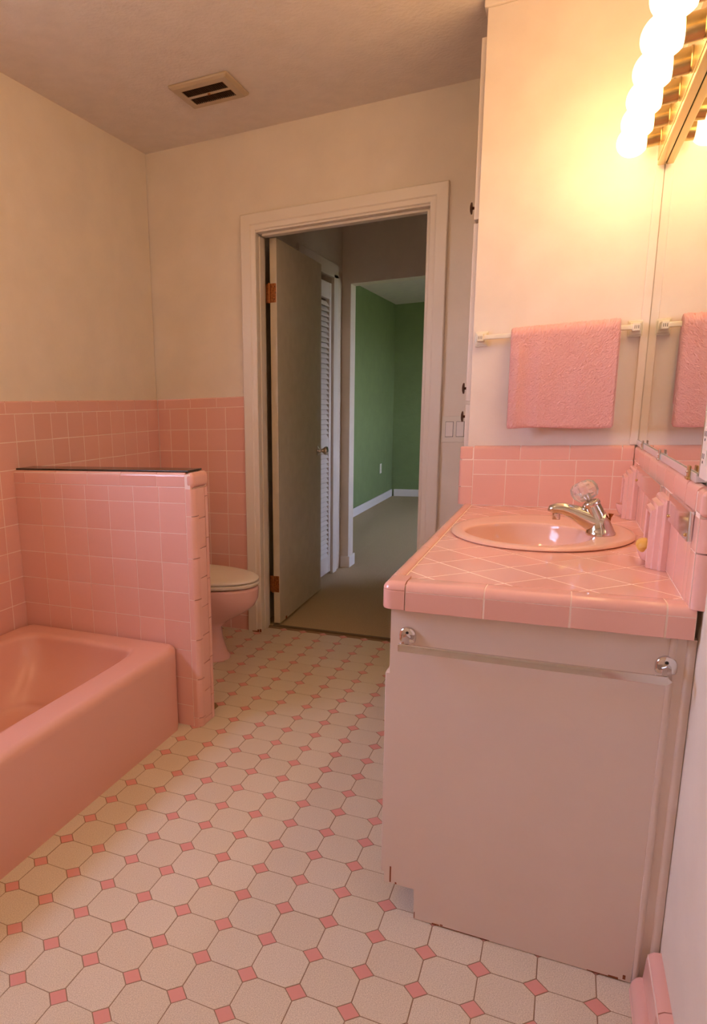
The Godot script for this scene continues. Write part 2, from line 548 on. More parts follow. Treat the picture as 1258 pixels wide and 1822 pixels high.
func floor_tiles() -> void:
	var fl := struct("floor", "cream octagon floor tiles with small pink squares between", "floor", box(Vector3(1.1, -0.0512, 1.885), Vector3(2.5, 0.10, 4.03)), M.floorgrout)
	var k := 0.218 * FP
	var h := FP / 2
	var g := 0.0011
	var oct := PackedVector2Array([Vector2(-h + k, -h), Vector2(h - k, -h), Vector2(h, -h + k), Vector2(h, h - k), Vector2(h - k, h), Vector2(-h + k, h), Vector2(-h, h - k), Vector2(-h, -h + k)])
	var dot := PackedVector2Array([Vector2(-k, 0), Vector2(0, -k), Vector2(k, 0), Vector2(0, k)])
	var om := mesh(slab(inset(oct, g), -0.004, 0.0, 0.001))
	var dm := mesh(slab(inset(dot, g), -0.004, 0.0, 0.001))
	var ox := 0.7854
	var oz := 2.1078
	var rest_o := PackedVector3Array()
	var rest_d := PackedVector3Array()
	var octs := []
	for i in range(-7, 14):
		for r in range(-20, 16):
			var x := ox + FP * i
			var z := oz + FP * r
			for kind in 2:
				var c := Vector3(x + (h if kind == 0 else 0.0), 0, z + (h if kind == 0 else 0.0))
				var e := h if kind == 0 else k
				if c.x < 0.02 or c.x > 2.19 or c.z < -0.10 or c.z > 3.83: continue
				if c.z > 1.15 and c.x < 0.74 - e: continue                                # under the tub
				if c.z > 1.01 - e and c.z < 1.12 + e and c.x < 0.79 - e: continue          # under the half wall
				if c.x > 1.74 + e and c.z < 1.785 - e: continue                           # under the vanity
				if c.x > 2.17 - e * 0.4 and c.z < 3.9 and kind == 1: continue
				octs.append([kind, c, c.z < 2.36])
	for q in octs:
		var c: Vector3 = q[1]
		var t := Transform3D(Basis(), c + Vector3(0, rng.randf_range(-0.0003, 0.0003), 0))
		if q[2]:
			if q[0] == 0: obj("octagon_tile", om, M.oct[rng.randi() % 3], fl, t)
			else: obj("square_tile", dm, M.dot[rng.randi() % 2], fl, t)
		elif q[0] == 0: rest_o.append_array(moved(slab(inset(oct, g), -0.004, 0.0), t))
		else: rest_d.append_array(moved(slab(inset(dot, g), -0.004, 0.0), t))
	obj("octagon_tiling", mesh(rest_o), M.oct[0], fl).set_meta("kind", "stuff")
	obj("square_tiling", mesh(rest_d), M.dot[0], fl).set_meta("kind", "stuff")
	tag(obj("trim_1", mesh(rbox(Vector3(0.99, 0.002, -0.122), Vector3(0.78, 0.010, 0.022), 0.004)), M.sill), "worn brown metal strip between floor tiles and carpet", "threshold", "", "structure")

func beyond_door() -> void:
	# hall and green bedroom
	struct("floor_hall", "tan and grey loop carpet of the hall and bedroom", "carpet", box(Vector3(1.6, -0.045, -2.95), Vector3(4.4, 0.09, 5.64)), M.carpet)
	struct("ceiling_hall", "flat ceiling of the hall beyond the doorway", "ceiling", box(Vector3(1.6, 2.47, -0.865), Vector3(4.4, 0.10, 1.47)), M.ceiling)
	struct("ceiling_bedroom", "pale flat ceiling of the green bedroom", "ceiling", box(Vector3(1.6, 2.38, -3.72), Vector3(4.4, 0.10, 4.24)), M.ceiling)
	struct("wall_hall_left", "cream wall above and around the louvered closet in the hall", "wall",
		join([box(Vector3(0.48, 1.21, -0.42), Vector3(0.10, 2.42, 0.58)), box(Vector3(0.48, 1.21, -1.485), Vector3(0.10, 2.42, 0.23)), box(Vector3(0.48, 2.205, -1.04), Vector3(0.10, 0.43, 0.66)),
		box(Vector3(0.1, 1.21, -0.42), Vector3(0.66, 2.42, 0.05)), box(Vector3(-0.15, 1.21, -1.04), Vector3(0.05, 2.42, 1.2))]), M.plaster)
	struct("wall_hall_far", "cream hall wall with the wide opening to the green bedroom", "wall",
		join([box(Vector3(0.245, 1.21, -1.66), Vector3(0.69, 2.42, 0.12)), box(Vector3(2.70, 1.21, -1.66), Vector3(2.4, 2.42, 0.12)), box(Vector3(1.045, 2.192, -1.66), Vector3(0.91, 0.456, 0.12))]), M.plaster)
	struct("wall_hall_right", "plain wall closing the hall", "wall", box(Vector3(2.55, 1.21, -0.865), Vector3(0.10, 2.42, 1.47)), M.plaster)
	struct("wall_bedroom_left", "long pale green bedroom wall with a white baseboard", "wall", box(Vector3(-0.06, 1.17, -3.72), Vector3(0.10, 2.34, 4.0)), M.green)
	struct("wall_bedroom_far", "dark green end wall of the bedroom", "wall", box(Vector3(1.6, 1.17, -5.70), Vector3(4.4, 2.34, 0.10)), M.green)
	struct("wall_bedroom_right", "green bedroom wall with the added window", "wall",
		join([box(Vector3(3.65, 1.17, -2.1), Vector3(0.10, 2.34, 0.80)), box(Vector3(3.65, 1.17, -4.85), Vector3(0.10, 2.34, 1.7)), box(Vector3(3.65, 0.4, -3.25), Vector3(0.10, 0.8, 1.5)), box(Vector3(3.65, 2.2, -3.25), Vector3(0.10, 0.3, 1.5))]), M.green)
	window(2, "unseen white double hung window added to light the green bedroom", Vector3(3.65, 1.425, -3.25), 1.5, 1.25, Vector3.LEFT)  # invented window out of view, put in so daylight reaches the bedroom
	struct("baseboard_bedroom_left", "white baseboard along the pale green bedroom wall", "baseboard", rbox(Vector3(-0.004, 0.045, -3.68), Vector3(0.014, 0.09, 3.92), 0.004), M.white)
	struct("baseboard_bedroom_far", "white baseboard along the dark green end wall", "baseboard", rbox(Vector3(1.82, 0.045, -5.643), Vector3(3.60, 0.09, 0.014), 0.004), M.white)
	struct("baseboard_hall", "short white baseboard wrapping the end of the hall wall", "baseboard", join([rbox(Vector3(0.567, 0.042, -1.594), Vector3(0.066, 0.084, 0.013), 0.003), rbox(Vector3(0.597, 0.042, -1.66), Vector3(0.013, 0.084, 0.144), 0.003)]), M.white)
	# louvered closet door and its casing
	var cas := thing("trim_2", "cream casing around the louvered closet door", "door casing")
	cas.set_meta("kind", "structure")
	for z in [-0.75, -1.42]:
		obj("casing_board", mesh(rbox(Vector3(0.537, 1.0, z), Vector3(0.016, 2.0, 0.09), 0.004)), M.trim, cas)
	obj("casing_board", mesh(rbox(Vector3(0.537, 2.02, -1.085), Vector3(0.016, 0.09, 0.76), 0.004)), M.trim, cas)
	var d := thing("door_2", "white louvered closet door in the hall", "louvered door", put(Vector3(0.515, 0.02, -1.085)))
	d.set_meta("kind", "structure")
	var w := 0.56
	for s in [-1, 1]:
		obj("stile", mesh(rbox(Vector3(0, 0.96, s * (w / 2 - 0.02)), Vector3(0.028, 1.92, 0.04), 0.003)), M.white, d)
	for r in [[0.0, 0.12], [0.83, 0.93], [1.82, 1.92]]:
		obj("rail", mesh(rbox(Vector3(0, (r[0] + r[1]) / 2, 0), Vector3(0.026, r[1] - r[0], w - 0.08), 0.003)), M.white, d)
	var sm := mesh(rbox(Vector3.ZERO, Vector3(0.043, 0.006, w - 0.078), 0.0025, 1))
	for run in [[0.135, 0.82], [0.945, 1.81]]:
		var y: float = run[0]
		while y < run[1]:
			obj("slat", sm, M.white, d, Transform3D(Basis(Vector3(0, 0, 1), -1.0), Vector3(0, y, 0)))
			y += 0.0325
	struct("wall_closet", "white back wall of the closet behind the louvers", "wall", box(Vector3(0.30, 1.0, -1.085), Vector3(0.02, 2.0, 0.9)), M.white)
	var out := thing("wall_outlet", "small white outlet plate low on the pale green bedroom wall", "outlet", put(Vector3(-0.009, 0.405, -5.04)))
	obj("plate", mesh(rbox(Vector3(0.002, 0, 0), Vector3(0.006, 0.115, 0.072), 0.002)), M.white, out)
	for s in [-1, 1]: obj("socket", mesh(rbox(Vector3(0.005, s * 0.02, 0), Vector3(0.004, 0.027, 0.034), 0.0015)), M.plastic, out)

# ---------------------------------------------------------------- bathtub, half wall, toilet
func squircle(cx: float, cz: float, hx: float, hz: float, e: float, y: float, n := 96) -> PackedVector3Array:
	var a := PackedVector3Array()
	for i in n:
		var t := TAU * (i + 0.5) / n
		var c := cos(t)
		var s := sin(t)
		var r := pow(pow(absf(c), e) + pow(absf(s), e), -1.0 / e)
		a.append(Vector3(cx + hx * c * r, y, cz + hz * s * r))
	return a

func bathtub() -> void:
	var o := thing("bathtub", "pink enamel built-in bathtub with a plain apron beside the half wall", "bathtub", put(Vector3(0.372, 0, 1.885)))
	var H := 0.322
	var hx := 0.369
	var hz := 0.752
	var rings := [squircle(0, 0, hx, hz, 60, 0.0), squircle(0, 0, hx, hz, 60, 0.10), squircle(0, 0, hx, hz, 60, H - 0.03)]
	for i in range(1, 7):
		var t := i / 6.0 * PI / 2
		rings.append(squircle(0, 0, hx - 0.028 * (1 - cos(t)), hz - 0.014 * (1 - cos(t)), 60, H - 0.028 + 0.028 * sin(t)))
	var ix := 0.272
	var iz := 0.66
	var cx := -0.018
	rings.append(squircle(cx, 0.0, ix + 0.014, iz + 0.014, 10, H - 0.001))
	for i in range(1, 6):
		var t := i / 5.0 * PI / 2
		rings.append(squircle(cx, 0.0, ix + 0.014 - 0.022 * sin(t), iz + 0.014 - 0.024 * sin(t), 10, H - 0.001 - 0.022 * (1 - cos(t))))
	for i in range(1, 8):
		var t := i / 7.0
		rings.append(squircle(cx, 0.01 * t, ix - 0.008 - 0.045 * t, iz - 0.010 - 0.12 * t * t, 10 - 5.0 * t, H - 0.023 - 0.19 * t))
	for i in range(1, 7):
		var t := i / 6.0 * PI / 2
		rings.append(squircle(cx, 0.01, (ix - 0.053) - 0.09 * (1 - cos(t)), (iz - 0.13) - 0.11 * (1 - cos(t)), 5, H - 0.213 - 0.055 * sin(t)))
	obj("basin", mesh(loft(rings), 60), M.tub, o)
	obj("drain", mesh(moved(lathe([Vector2(0.001, 0.0), Vector2(0.026, 0.0), Vector2(0.03, 0.004), Vector2(0.024, 0.006), Vector2(0.001, 0.005)], 24), put(Vector3(cx, 0.056, 0.40)))), M.chrome, o)

func half_wall() -> void:
	var zf := 1.1297
	var zb := 1.006
	var xe := 0.816
	var top := 0.955
	var o := thing("half_wall", "low pink tiled half wall between bathtub and toilet", "half wall")
	obj("grout_core", mesh(box(Vector3(xe / 2 - 0.006, 0.475, (zf + zb) / 2), Vector3(xe - 0.0125, 0.95, zf - zb - 0.003))), M.grout, o)
	var f := frame(Vector3(0, 0, zf), Vector3(0, 0, 1))
	var us := [0.0, 0.0173]
	for i in range(1, 8): us.append(0.0173 + P * i)
	us.remove_at(1)
	var vs := [0.0]
	for i in range(7, -1, -1): vs.append(0.8482 - P * i)
	vs.append(0.905)
	tile_field(o, f, us, vs)
	bullnose_row(o, f, [0.0, 0.055, 0.208, 0.361, 0.514, 0.667, 0.7838], 0.905, top - 0.905, 0.016)
	# back face towards the toilet
	var fb := frame(Vector3(0, 0, zb), Vector3(0, 0, -1))
	var ub := []
	for i in us.size(): ub.append(-us[us.size() - 1 - i])
	tile_field(o, fb, ub, vs)
	bullnose_row(o, fb, [-0.7838, -0.667, -0.514, -0.361, -0.208, -0.055, 0.0], 0.905, top - 0.905, 0.016)
	# end: rounded corner strips, six inches each, and a narrow column of tiles between them
	for side in [0, 1]:
		var r := 0.020
		var zc: float = zf - r if side == 0 else zb + r
		var sg := 1.0 if side == 0 else -1.0
		var poly := PackedVector2Array([Vector2(0.7838 + G / 2, zc + sg * (r - 0.008)), Vector2(0.7838 + G / 2, zc + sg * r)])
		for i in 9:
			var t := (1.0 - i / 8.0) * PI / 2
			poly.append(Vector2(xe - r + r * cos(t), zc + sg * r * sin(t)))
		var zi: float = zf - 0.036 if side == 0 else zb + 0.036
		poly.append_array([Vector2(xe, zi), Vector2(xe - 0.008, zi), Vector2(xe - 0.008, zc), Vector2(xe - r, zc + sg * (r - 0.008))])
		var ys := [0.0, 0.037, 0.19, 0.343, 0.496, 0.649, 0.802, 0.90] if side == 0 else [0.0, 0.10, 0.253, 0.406, 0.559, 0.712, 0.865, 0.90]
		for i in ys.size() - 1:
			obj("corner_tile", mesh(slab(poly, ys[i] + G / 2, ys[i + 1] - G / 2)), M.tiles[i % 3], o)
	var fe := frame(Vector3(xe, 0, 0), Vector3(1, 0, 0))
	var ve := [0.0]
	for i in range(8, -1, -1): ve.append(0.884 - P * i + 0.016)
	tile_field(o, fe, [-(zf - 0.036), -(zb + 0.036)], ve)
	# rounded cap of the end
	obj("end_cap_tile", mesh(rbox(Vector3(xe - 0.0165, 0.9282, (zf + zb) / 2), Vector3(0.034, 0.0545, zf - zb), 0.017, 5)), M.tiles[1], o)
	obj("top_bed", mesh(box(Vector3(0.39, 0.948, (zf + zb) / 2), Vector3(0.78, 0.012, zf - zb - 0.04))), M.grout, o)
	var cap := obj("cap_sheet", mesh(rbox(Vector3(0.3975, 0.9595, (zf + zb) / 2 - 0.002), Vector3(0.79, 0.007, 0.104), 0.002)), M.cap, o)
	cap.set_meta("label", "thin dark grey sheet on top")

func egg(cx: float, cz: float, front: float, rear: float, hw: float, y: float, n := 56) -> PackedVector3Array:
	var a := PackedVector3Array()
	for i in n:
		var t := TAU * i / n
		var c := cos(t)
		var r := front if c > 0 else rear
		var e := 2.0 if c > 0 else 2.6
		var k := pow(pow(absf(c), e) + pow(absf(sin(t)), e), -1.0 / e)
		a.append(Vector3(cx + r * c * k, y, cz + hw * sin(t) * k))
	return a

func toilet() -> void:
	var o := thing("toilet", "pink toilet with a cream seat and lid behind the half wall", "toilet", put(Vector3(0.0, 0, 0.43)))
	var rings := []
	for q in [[0.36, 0.235, 0.24, 0.125, 0.0], [0.36, 0.235, 0.24, 0.125, 0.012], [0.36, 0.222, 0.23, 0.112, 0.03], [0.36, 0.20, 0.22, 0.098, 0.10], [0.365, 0.19, 0.22, 0.094, 0.155],
			[0.38, 0.215, 0.225, 0.105, 0.19], [0.40, 0.275, 0.235, 0.135, 0.235], [0.41, 0.315, 0.24, 0.165, 0.275], [0.415, 0.328, 0.24, 0.180, 0.31], [0.415, 0.332, 0.24, 0.185, 0.355], [0.415, 0.328, 0.238, 0.182, 0.366], [0.415, 0.31, 0.225, 0.165, 0.37], [0.43, 0.24, 0.16, 0.12, 0.362], [0.43, 0.20, 0.13, 0.10, 0.30], [0.43, 0.10, 0.08, 0.06, 0.22]]:
		rings.append(egg(q[0], 0, q[1], q[2], q[3], q[4]))
	obj("bowl", mesh(loft(rings), 60), M.ceramic, o)
	var sr := []
	for q in [[0.312, 0.0, 0.3735], [0.330, 0.0, 0.3735], [0.334, 0.0, 0.377], [0.334, 0.0, 0.387], [0.328, 0.0, 0.391], [0.312, 0.0, 0.391]]:
		sr.append(egg(0.415, 0, q[0], q[0] - 0.10, q[0] - 0.146, q[2]))
	sr.append(egg(0.43, 0, 0.215, 0.14, 0.11, 0.391)); sr.append(egg(0.43, 0, 0.215, 0.14, 0.11, 0.3735)); sr.append(sr[0])
	obj("seat", mesh(loft(sr, false), 50), M.seat, o)
	var lr := []
	for q in [[0.30, 0.394], [0.328, 0.394], [0.333, 0.398], [0.333, 0.404], [0.325, 0.410], [0.28, 0.414], [0.16, 0.416], [0.03, 0.417]]:
		lr.append(egg(0.415, 0, q[0], q[0] * 0.70, q[0] * 0.56, q[1]))
	obj("lid", mesh(loft(lr), 50), M.seat, o)
	for s in [-1, 1]:
		obj("hinge", mesh(rbox(Vector3(0.195, 0.396, s * 0.075), Vector3(0.05, 0.03, 0.035), 0.008)), M.seat, o)
		obj("bumper", mesh(rbox(Vector3(0.60, 0.3925, s * 0.115), Vector3(0.02, 0.0035, 0.02), 0.001)), M.seat, o)
	obj("tank", mesh(rbox(Vector3(0.108, 0.53, 0), Vector3(0.18, 0.34, 0.46), 0.03, 4)), M.ceramic, o)
	obj("tank_lid", mesh(rbox(Vector3(0.112, 0.717, 0), Vector3(0.205, 0.034, 0.485), 0.012, 3)), M.ceramic, o)
	obj("flush_lever", mesh(join([tube([Vector3(0.198, 0.64, 0.16), Vector3(0.216, 0.64, 0.16)], [0.010, 0.010]), tube([Vector3(0.213, 0.64, 0.16), Vector3(0.217, 0.632, 0.09)], [0.006, 0.005])])), M.chrome, o)

# ---------------------------------------------------------------- door
func door() -> void:
	# casing: a stepped board, mitred at the head
	var cas := thing("trim_3", "cream painted casing and jamb of the bathroom doorway", "door casing")
	cas.set_meta("kind", "structure")
	var prof := [Vector2(0.0, -0.006), Vector2(0.0, 0.012), Vector2(0.003, 0.015), Vector2(0.046, 0.013), Vector2(0.052, 0.009), Vector2(0.070, 0.008), Vector2(0.074, 0.005), Vector2(0.074, -0.006)]
	var xo := 0.511
	var xi := 1.459
	var yt := 2.062
	for side in [0, 1, 2]:
		var rings := []
		for e in 2:
			var ring := PackedVector3Array()
			for q in prof:
				if side == 0: ring.append(Vector3(xo + q.x, 0.0 if e == 0 else yt - q.x, q.y))
				elif side == 1: ring.append(Vector3((xo + q.x) if e == 0 else (xi - q.x), yt - q.x, q.y))
				else: ring.append(Vector3(xi - q.x, yt - q.x if e == 0 else 0.0, q.y))
			rings.append(ring)
		obj("casing_board", mesh(loft(rings), 20), M.trim, cas)
	obj("jamb_board", mesh(rbox(Vector3(0.5745, 0.99, -0.064), Vector3(0.009, 1.98, 0.126), 0.002)), M.trim, cas)
	obj("jamb_board", mesh(rbox(Vector3(1.391, 0.99, -0.067), Vector3(0.012, 1.98, 0.132), 0.002)), M.trim, cas)
	obj("jamb_board", mesh(rbox(Vector3(0.99, 1.985, -0.067), Vector3(0.82, 0.012, 0.132), 0.002)), M.trim, cas)
	obj("door_stop", mesh(rbox(Vector3(0.583, 0.985, -0.068), Vector3(0.008, 1.97, 0.045), 0.002)), M.trim, cas)
	for x in [1.379]:
		obj("door_stop", mesh(rbox(Vector3(x + (0.002 if x < 1 else -0.002), 0.985, -0.050), Vector3(0.016, 1.97, 0.055), 0.003)), M.trim, cas)
	obj("door_stop", mesh(rbox(Vector3(0.99, 1.973, -0.055), Vector3(0.78, 0.012, 0.038), 0.003)), M.trim, cas)
	for q in [[0.522, 0.007, 0.020, 0.012], [0.548, 0.005, 0.03, 0.008], [0.566, 0.009, 0.012, 0.018], [0.579, 0.011, 0.010, 0.022]]:
		obj("bare_chip", mesh(rbox(Vector3(q[0], q[1] * 0.5, 0.0125 if q[0] < 0.556 else 0.0085), Vector3(q[2], q[3], 0.0035), 0.0015, 1)), M.bareedge, cas)
	# leaf swung back into the hall, a little past square
	var o := thing("door_1", "flush cream door standing open into the hall", "door", Transform3D(Basis(Vector3.UP, 0.030), Vector3(0.598, 0.012, -0.133)))
	o.set_meta("kind", "structure")
	obj("leaf", mesh(rbox(Vector3(0.019, 0.982, -0.385), Vector3(0.036, 1.964, 0.768), 0.002)), M.leaf, o)
	for y in [1.71, 0.22]:
		var h := obj("hinge", mesh(join([rbox(Vector3(0.018, y, 0.0), Vector3(0.030, 0.09, 0.003), 0.001), rbox(Vector3(-0.009, y, -0.002), Vector3(0.022, 0.09, 0.003), 0.001)])), M.oldbrass, o)
		obj("pin", mesh(moved(lathe([Vector2(0.0005, -0.048), Vector2(0.005, -0.047), Vector2(0.005, 0.047), Vector2(0.0005, 0.048)], 14), put(Vector3(-0.002, y, 0.004)))), M.oldbrass, h)
		for s in [[0.026, 0.03], [0.031, 0.0], [0.026, -0.03]]:
			obj("screw", mesh(moved(lathe([Vector2(0.0004, 0), Vector2(0.003, 0.0), Vector2(0.0025, 0.001), Vector2(0.0004, 0.0012)], 10), Transform3D(Basis(Vector3.RIGHT, PI / 2), Vector3(s[0], y + s[1], 0.0015)))), M.bronze, h)
	for s in [1.0, -1.0]:
		var kn := obj("knob", mesh(moved(lathe([Vector2(0.0005, 0), Vector2(0.030, 0), Vector2(0.031, 0.003), Vector2(0.026, 0.008), Vector2(0.014, 0.012), Vector2(0.010, 0.022), Vector2(0.012, 0.032), Vector2(0.024, 0.044), Vector2(0.027, 0.052), Vector2(0.024, 0.060), Vector2(0.012, 0.064), Vector2(0.0005, 0.065)], 32),
			Transform3D(Basis(Vector3(0, 0, 1), -s * PI / 2), Vector3(0.019 + s * 0.018, 0.888, -0.698)))), M.chrome, o)
		kn.set_meta("label", "polished chrome knob")
	obj("bare_chip", mesh(rbox(Vector3(0.0375, 0.008, -0.10), Vector3(0.002, 0.014, 0.02), 0.0008, 1)), M.bareedge, o)

# ---------------------------------------------------------------- linen cabinet
func linen_cabinet() -> void:
	var o := thing("linen_cabinet", "tall cream built-in linen cabinet with small dark knobs beside the doorway", "cabinet")
	obj("carcass", mesh(span(Vector3(1.650, 0.0, -0.004), Vector3(2.166, 2.395, 0.560))), M.cabinet, o)
	obj("side_panel", mesh(span(Vector3(1.648, 1.0, 0.5605), Vector3(2.17, 2.394, 0.5715), 0.0015)), M.cabinet, o)
	obj("crown_moulding", mesh(join([span(Vector3(1.638, 2.394, 0.0), Vector3(2.16, 2.419, 0.582), 0.004)])), M.cabinet, o)
	obj("corner_bead", mesh(span(Vector3(2.149, 1.014, 0.5715), Vector3(2.1735, 2.394, 0.5805), 0.003)), M.cabinet, o)
	for q in [[0.10, 1.158, 1.115], [1.170, 1.762, 1.216], [1.774, 2.322, 1.824]]:
		var d := obj("door", mesh(span(Vector3(1.631, q[0], 0.03), Vector3(1.6495, q[1], 0.553), 0.002)), M.cabinet, o)
		obj("knob", mesh(moved(lathe([Vector2(0.0004, 0), Vector2(0.0045, 0), Vector2(0.0045, 0.011), Vector2(0.006, 0.013), Vector2(0.019, 0.014), Vector2(0.0195, 0.017), Vector2(0.012, 0.020), Vector2(0.0004, 0.021)], 20), Transform3D(Basis(Vector3(0, 0, 1), PI / 2), Vector3(1.631, q[2], 0.500)))), M.bronze, d)

# ---------------------------------------------------------------- vanity
func vanity() -> void:
	var o := thing("vanity_cabinet", "cream painted vanity cabinet with a recessed toe kick under the pink countertop", "cabinet")
	obj("carcass", mesh(join([span(Vector3(1.660, 0.082, 0.585), Vector3(1.675, 0.744, 1.785)), span(Vector3(1.6755, 0.082, 0.585), Vector3(2.170, 0.097, 1.785)), span(Vector3(1.6755, 0.0975, 0.585), Vector3(2.170, 0.744, 0.600)), span(Vector3(2.158, 0.0975, 0.6005), Vector3(2.170, 0.744, 1.785))])), M.vanity, o)
	obj("toe_kick", mesh(span(Vector3(1.728, 0.001, 0.585), Vector3(2.16, 0.081, 1.785))), M.vanity, o)
	var poly := PackedVector2Array([Vector2(1.6555, 0.0785), Vector2(1.7245, 0.0785), Vector2(1.7255, 0.002), Vector2(2.159, 0.002), Vector2(2.172, 0.744), Vector2(1.6575, 0.744)])
	obj("side_panel", mesh(prism(poly, 1.7855, 1.800, Vector3.RIGHT, Vector3.UP, Vector3(0, 0, 1))), M.vanity, o)
	# scribe moulding closing the gap to the wall
	var sp := PackedVector2Array()
	for q in [[2.1595, 1.786], [2.1605, 1.8035], [2.166, 1.8055], [2.170, 1.8035], [2.172, 1.7995], [2.186, 1.7995], [2.188, 1.8025], [2.193, 1.8045], [2.2008, 1.8015], [2.2008, 1.786]]: sp.append(Vector2(q[0], q[1]))
	obj("scribe_moulding", mesh(moved(slab(sp, 0.002, 0.742), Transform3D(Basis(), Vector3.ZERO))), M.vanity, o)
	for q in [[0.60, 0.733, 0.006], [0.092, 0.592, 0.015]]:
		for c in 3:
			var z0 := 0.60 + c * 0.398
			obj("drawer_front" if q[2] < 0.01 else "door", mesh(span(Vector3(1.6595 - q[2], q[0], z0), Vector3(1.6595, q[1], z0 + 0.388), 0.002)), M.vanity, o)
	obj("worn_edge", mesh(span(Vector3(1.6685, 0.081, 1.7995), Vector3(1.672, 0.122, 1.8005))), M.bareedge, o)
	for q in [[1.775, 0.0035, 0.016, 0.003], [1.788, 0.006, 0.006, 0.003], [1.81, 0.0028, 0.05, 0.0016], [1.86, 0.0028, 0.06, 0.0014], [2.128, 0.0042, 0.018, 0.0045], [2.147, 0.011, 0.005, 0.010], [2.105, 0.003, 0.05, 0.0018], [1.683, 0.0815, 0.004, 0.005], [1.7272, 0.012, 0.0018, 0.016]]:
		obj("bare_chip", mesh(rbox(Vector3(q[0], q[1], 1.8002), Vector3(q[2], q[3], 0.0012), 0.0005, 1)), M.bareedge, o)
	# chrome bar on the side panel
	var b := thing("towel_bar", "flat chrome towel bar on the side of the vanity cabinet", "towel bar", put(Vector3(1.92, 0.69, 1.8005)))
	obj("bar", mesh(rbox(Vector3(0, -0.016, 0.043), Vector3(0.474, 0.0165, 0.007), 0.0012)), M.chrome, b)
	for s in [-1, 1]:
		var x := -0.226 if s < 0 else 0.238
		var rings := []
		for q in [[0.0175, 0.0], [0.0175, 0.003], [0.0155, 0.0065], [0.011, 0.008]]:
			var ring := PackedVector3Array()
			for i in 32:
				var t := TAU * i / 32
				var e := 2.0 if sin(t) > 0 else 6.0
				var k := pow(pow(absf(cos(t)), e) + pow(absf(sin(t)), e), -1.0 / e)
				ring.append(Vector3(x + q[0] * cos(t) * k, q[0] * sin(t) * k, q[1]))
			rings.append(ring)
		var m := obj("mounting_plate", mesh(loft(rings)), M.chrome, b)
		obj("post", mesh(tube([Vector3(x, -0.001, 0.006), Vector3(x, -0.005, 0.020), Vector3(x - s * 0.002, -0.016, 0.040), Vector3(x - s * 0.002, -0.016, 0.046)], [0.008, 0.007, 0.0085, 0.0085], 4)), M.chrome, m)
		obj("screw", mesh(ball(Vector3(x, 0.006, 0.0085), 0.0032, 10)), M.slot, m)

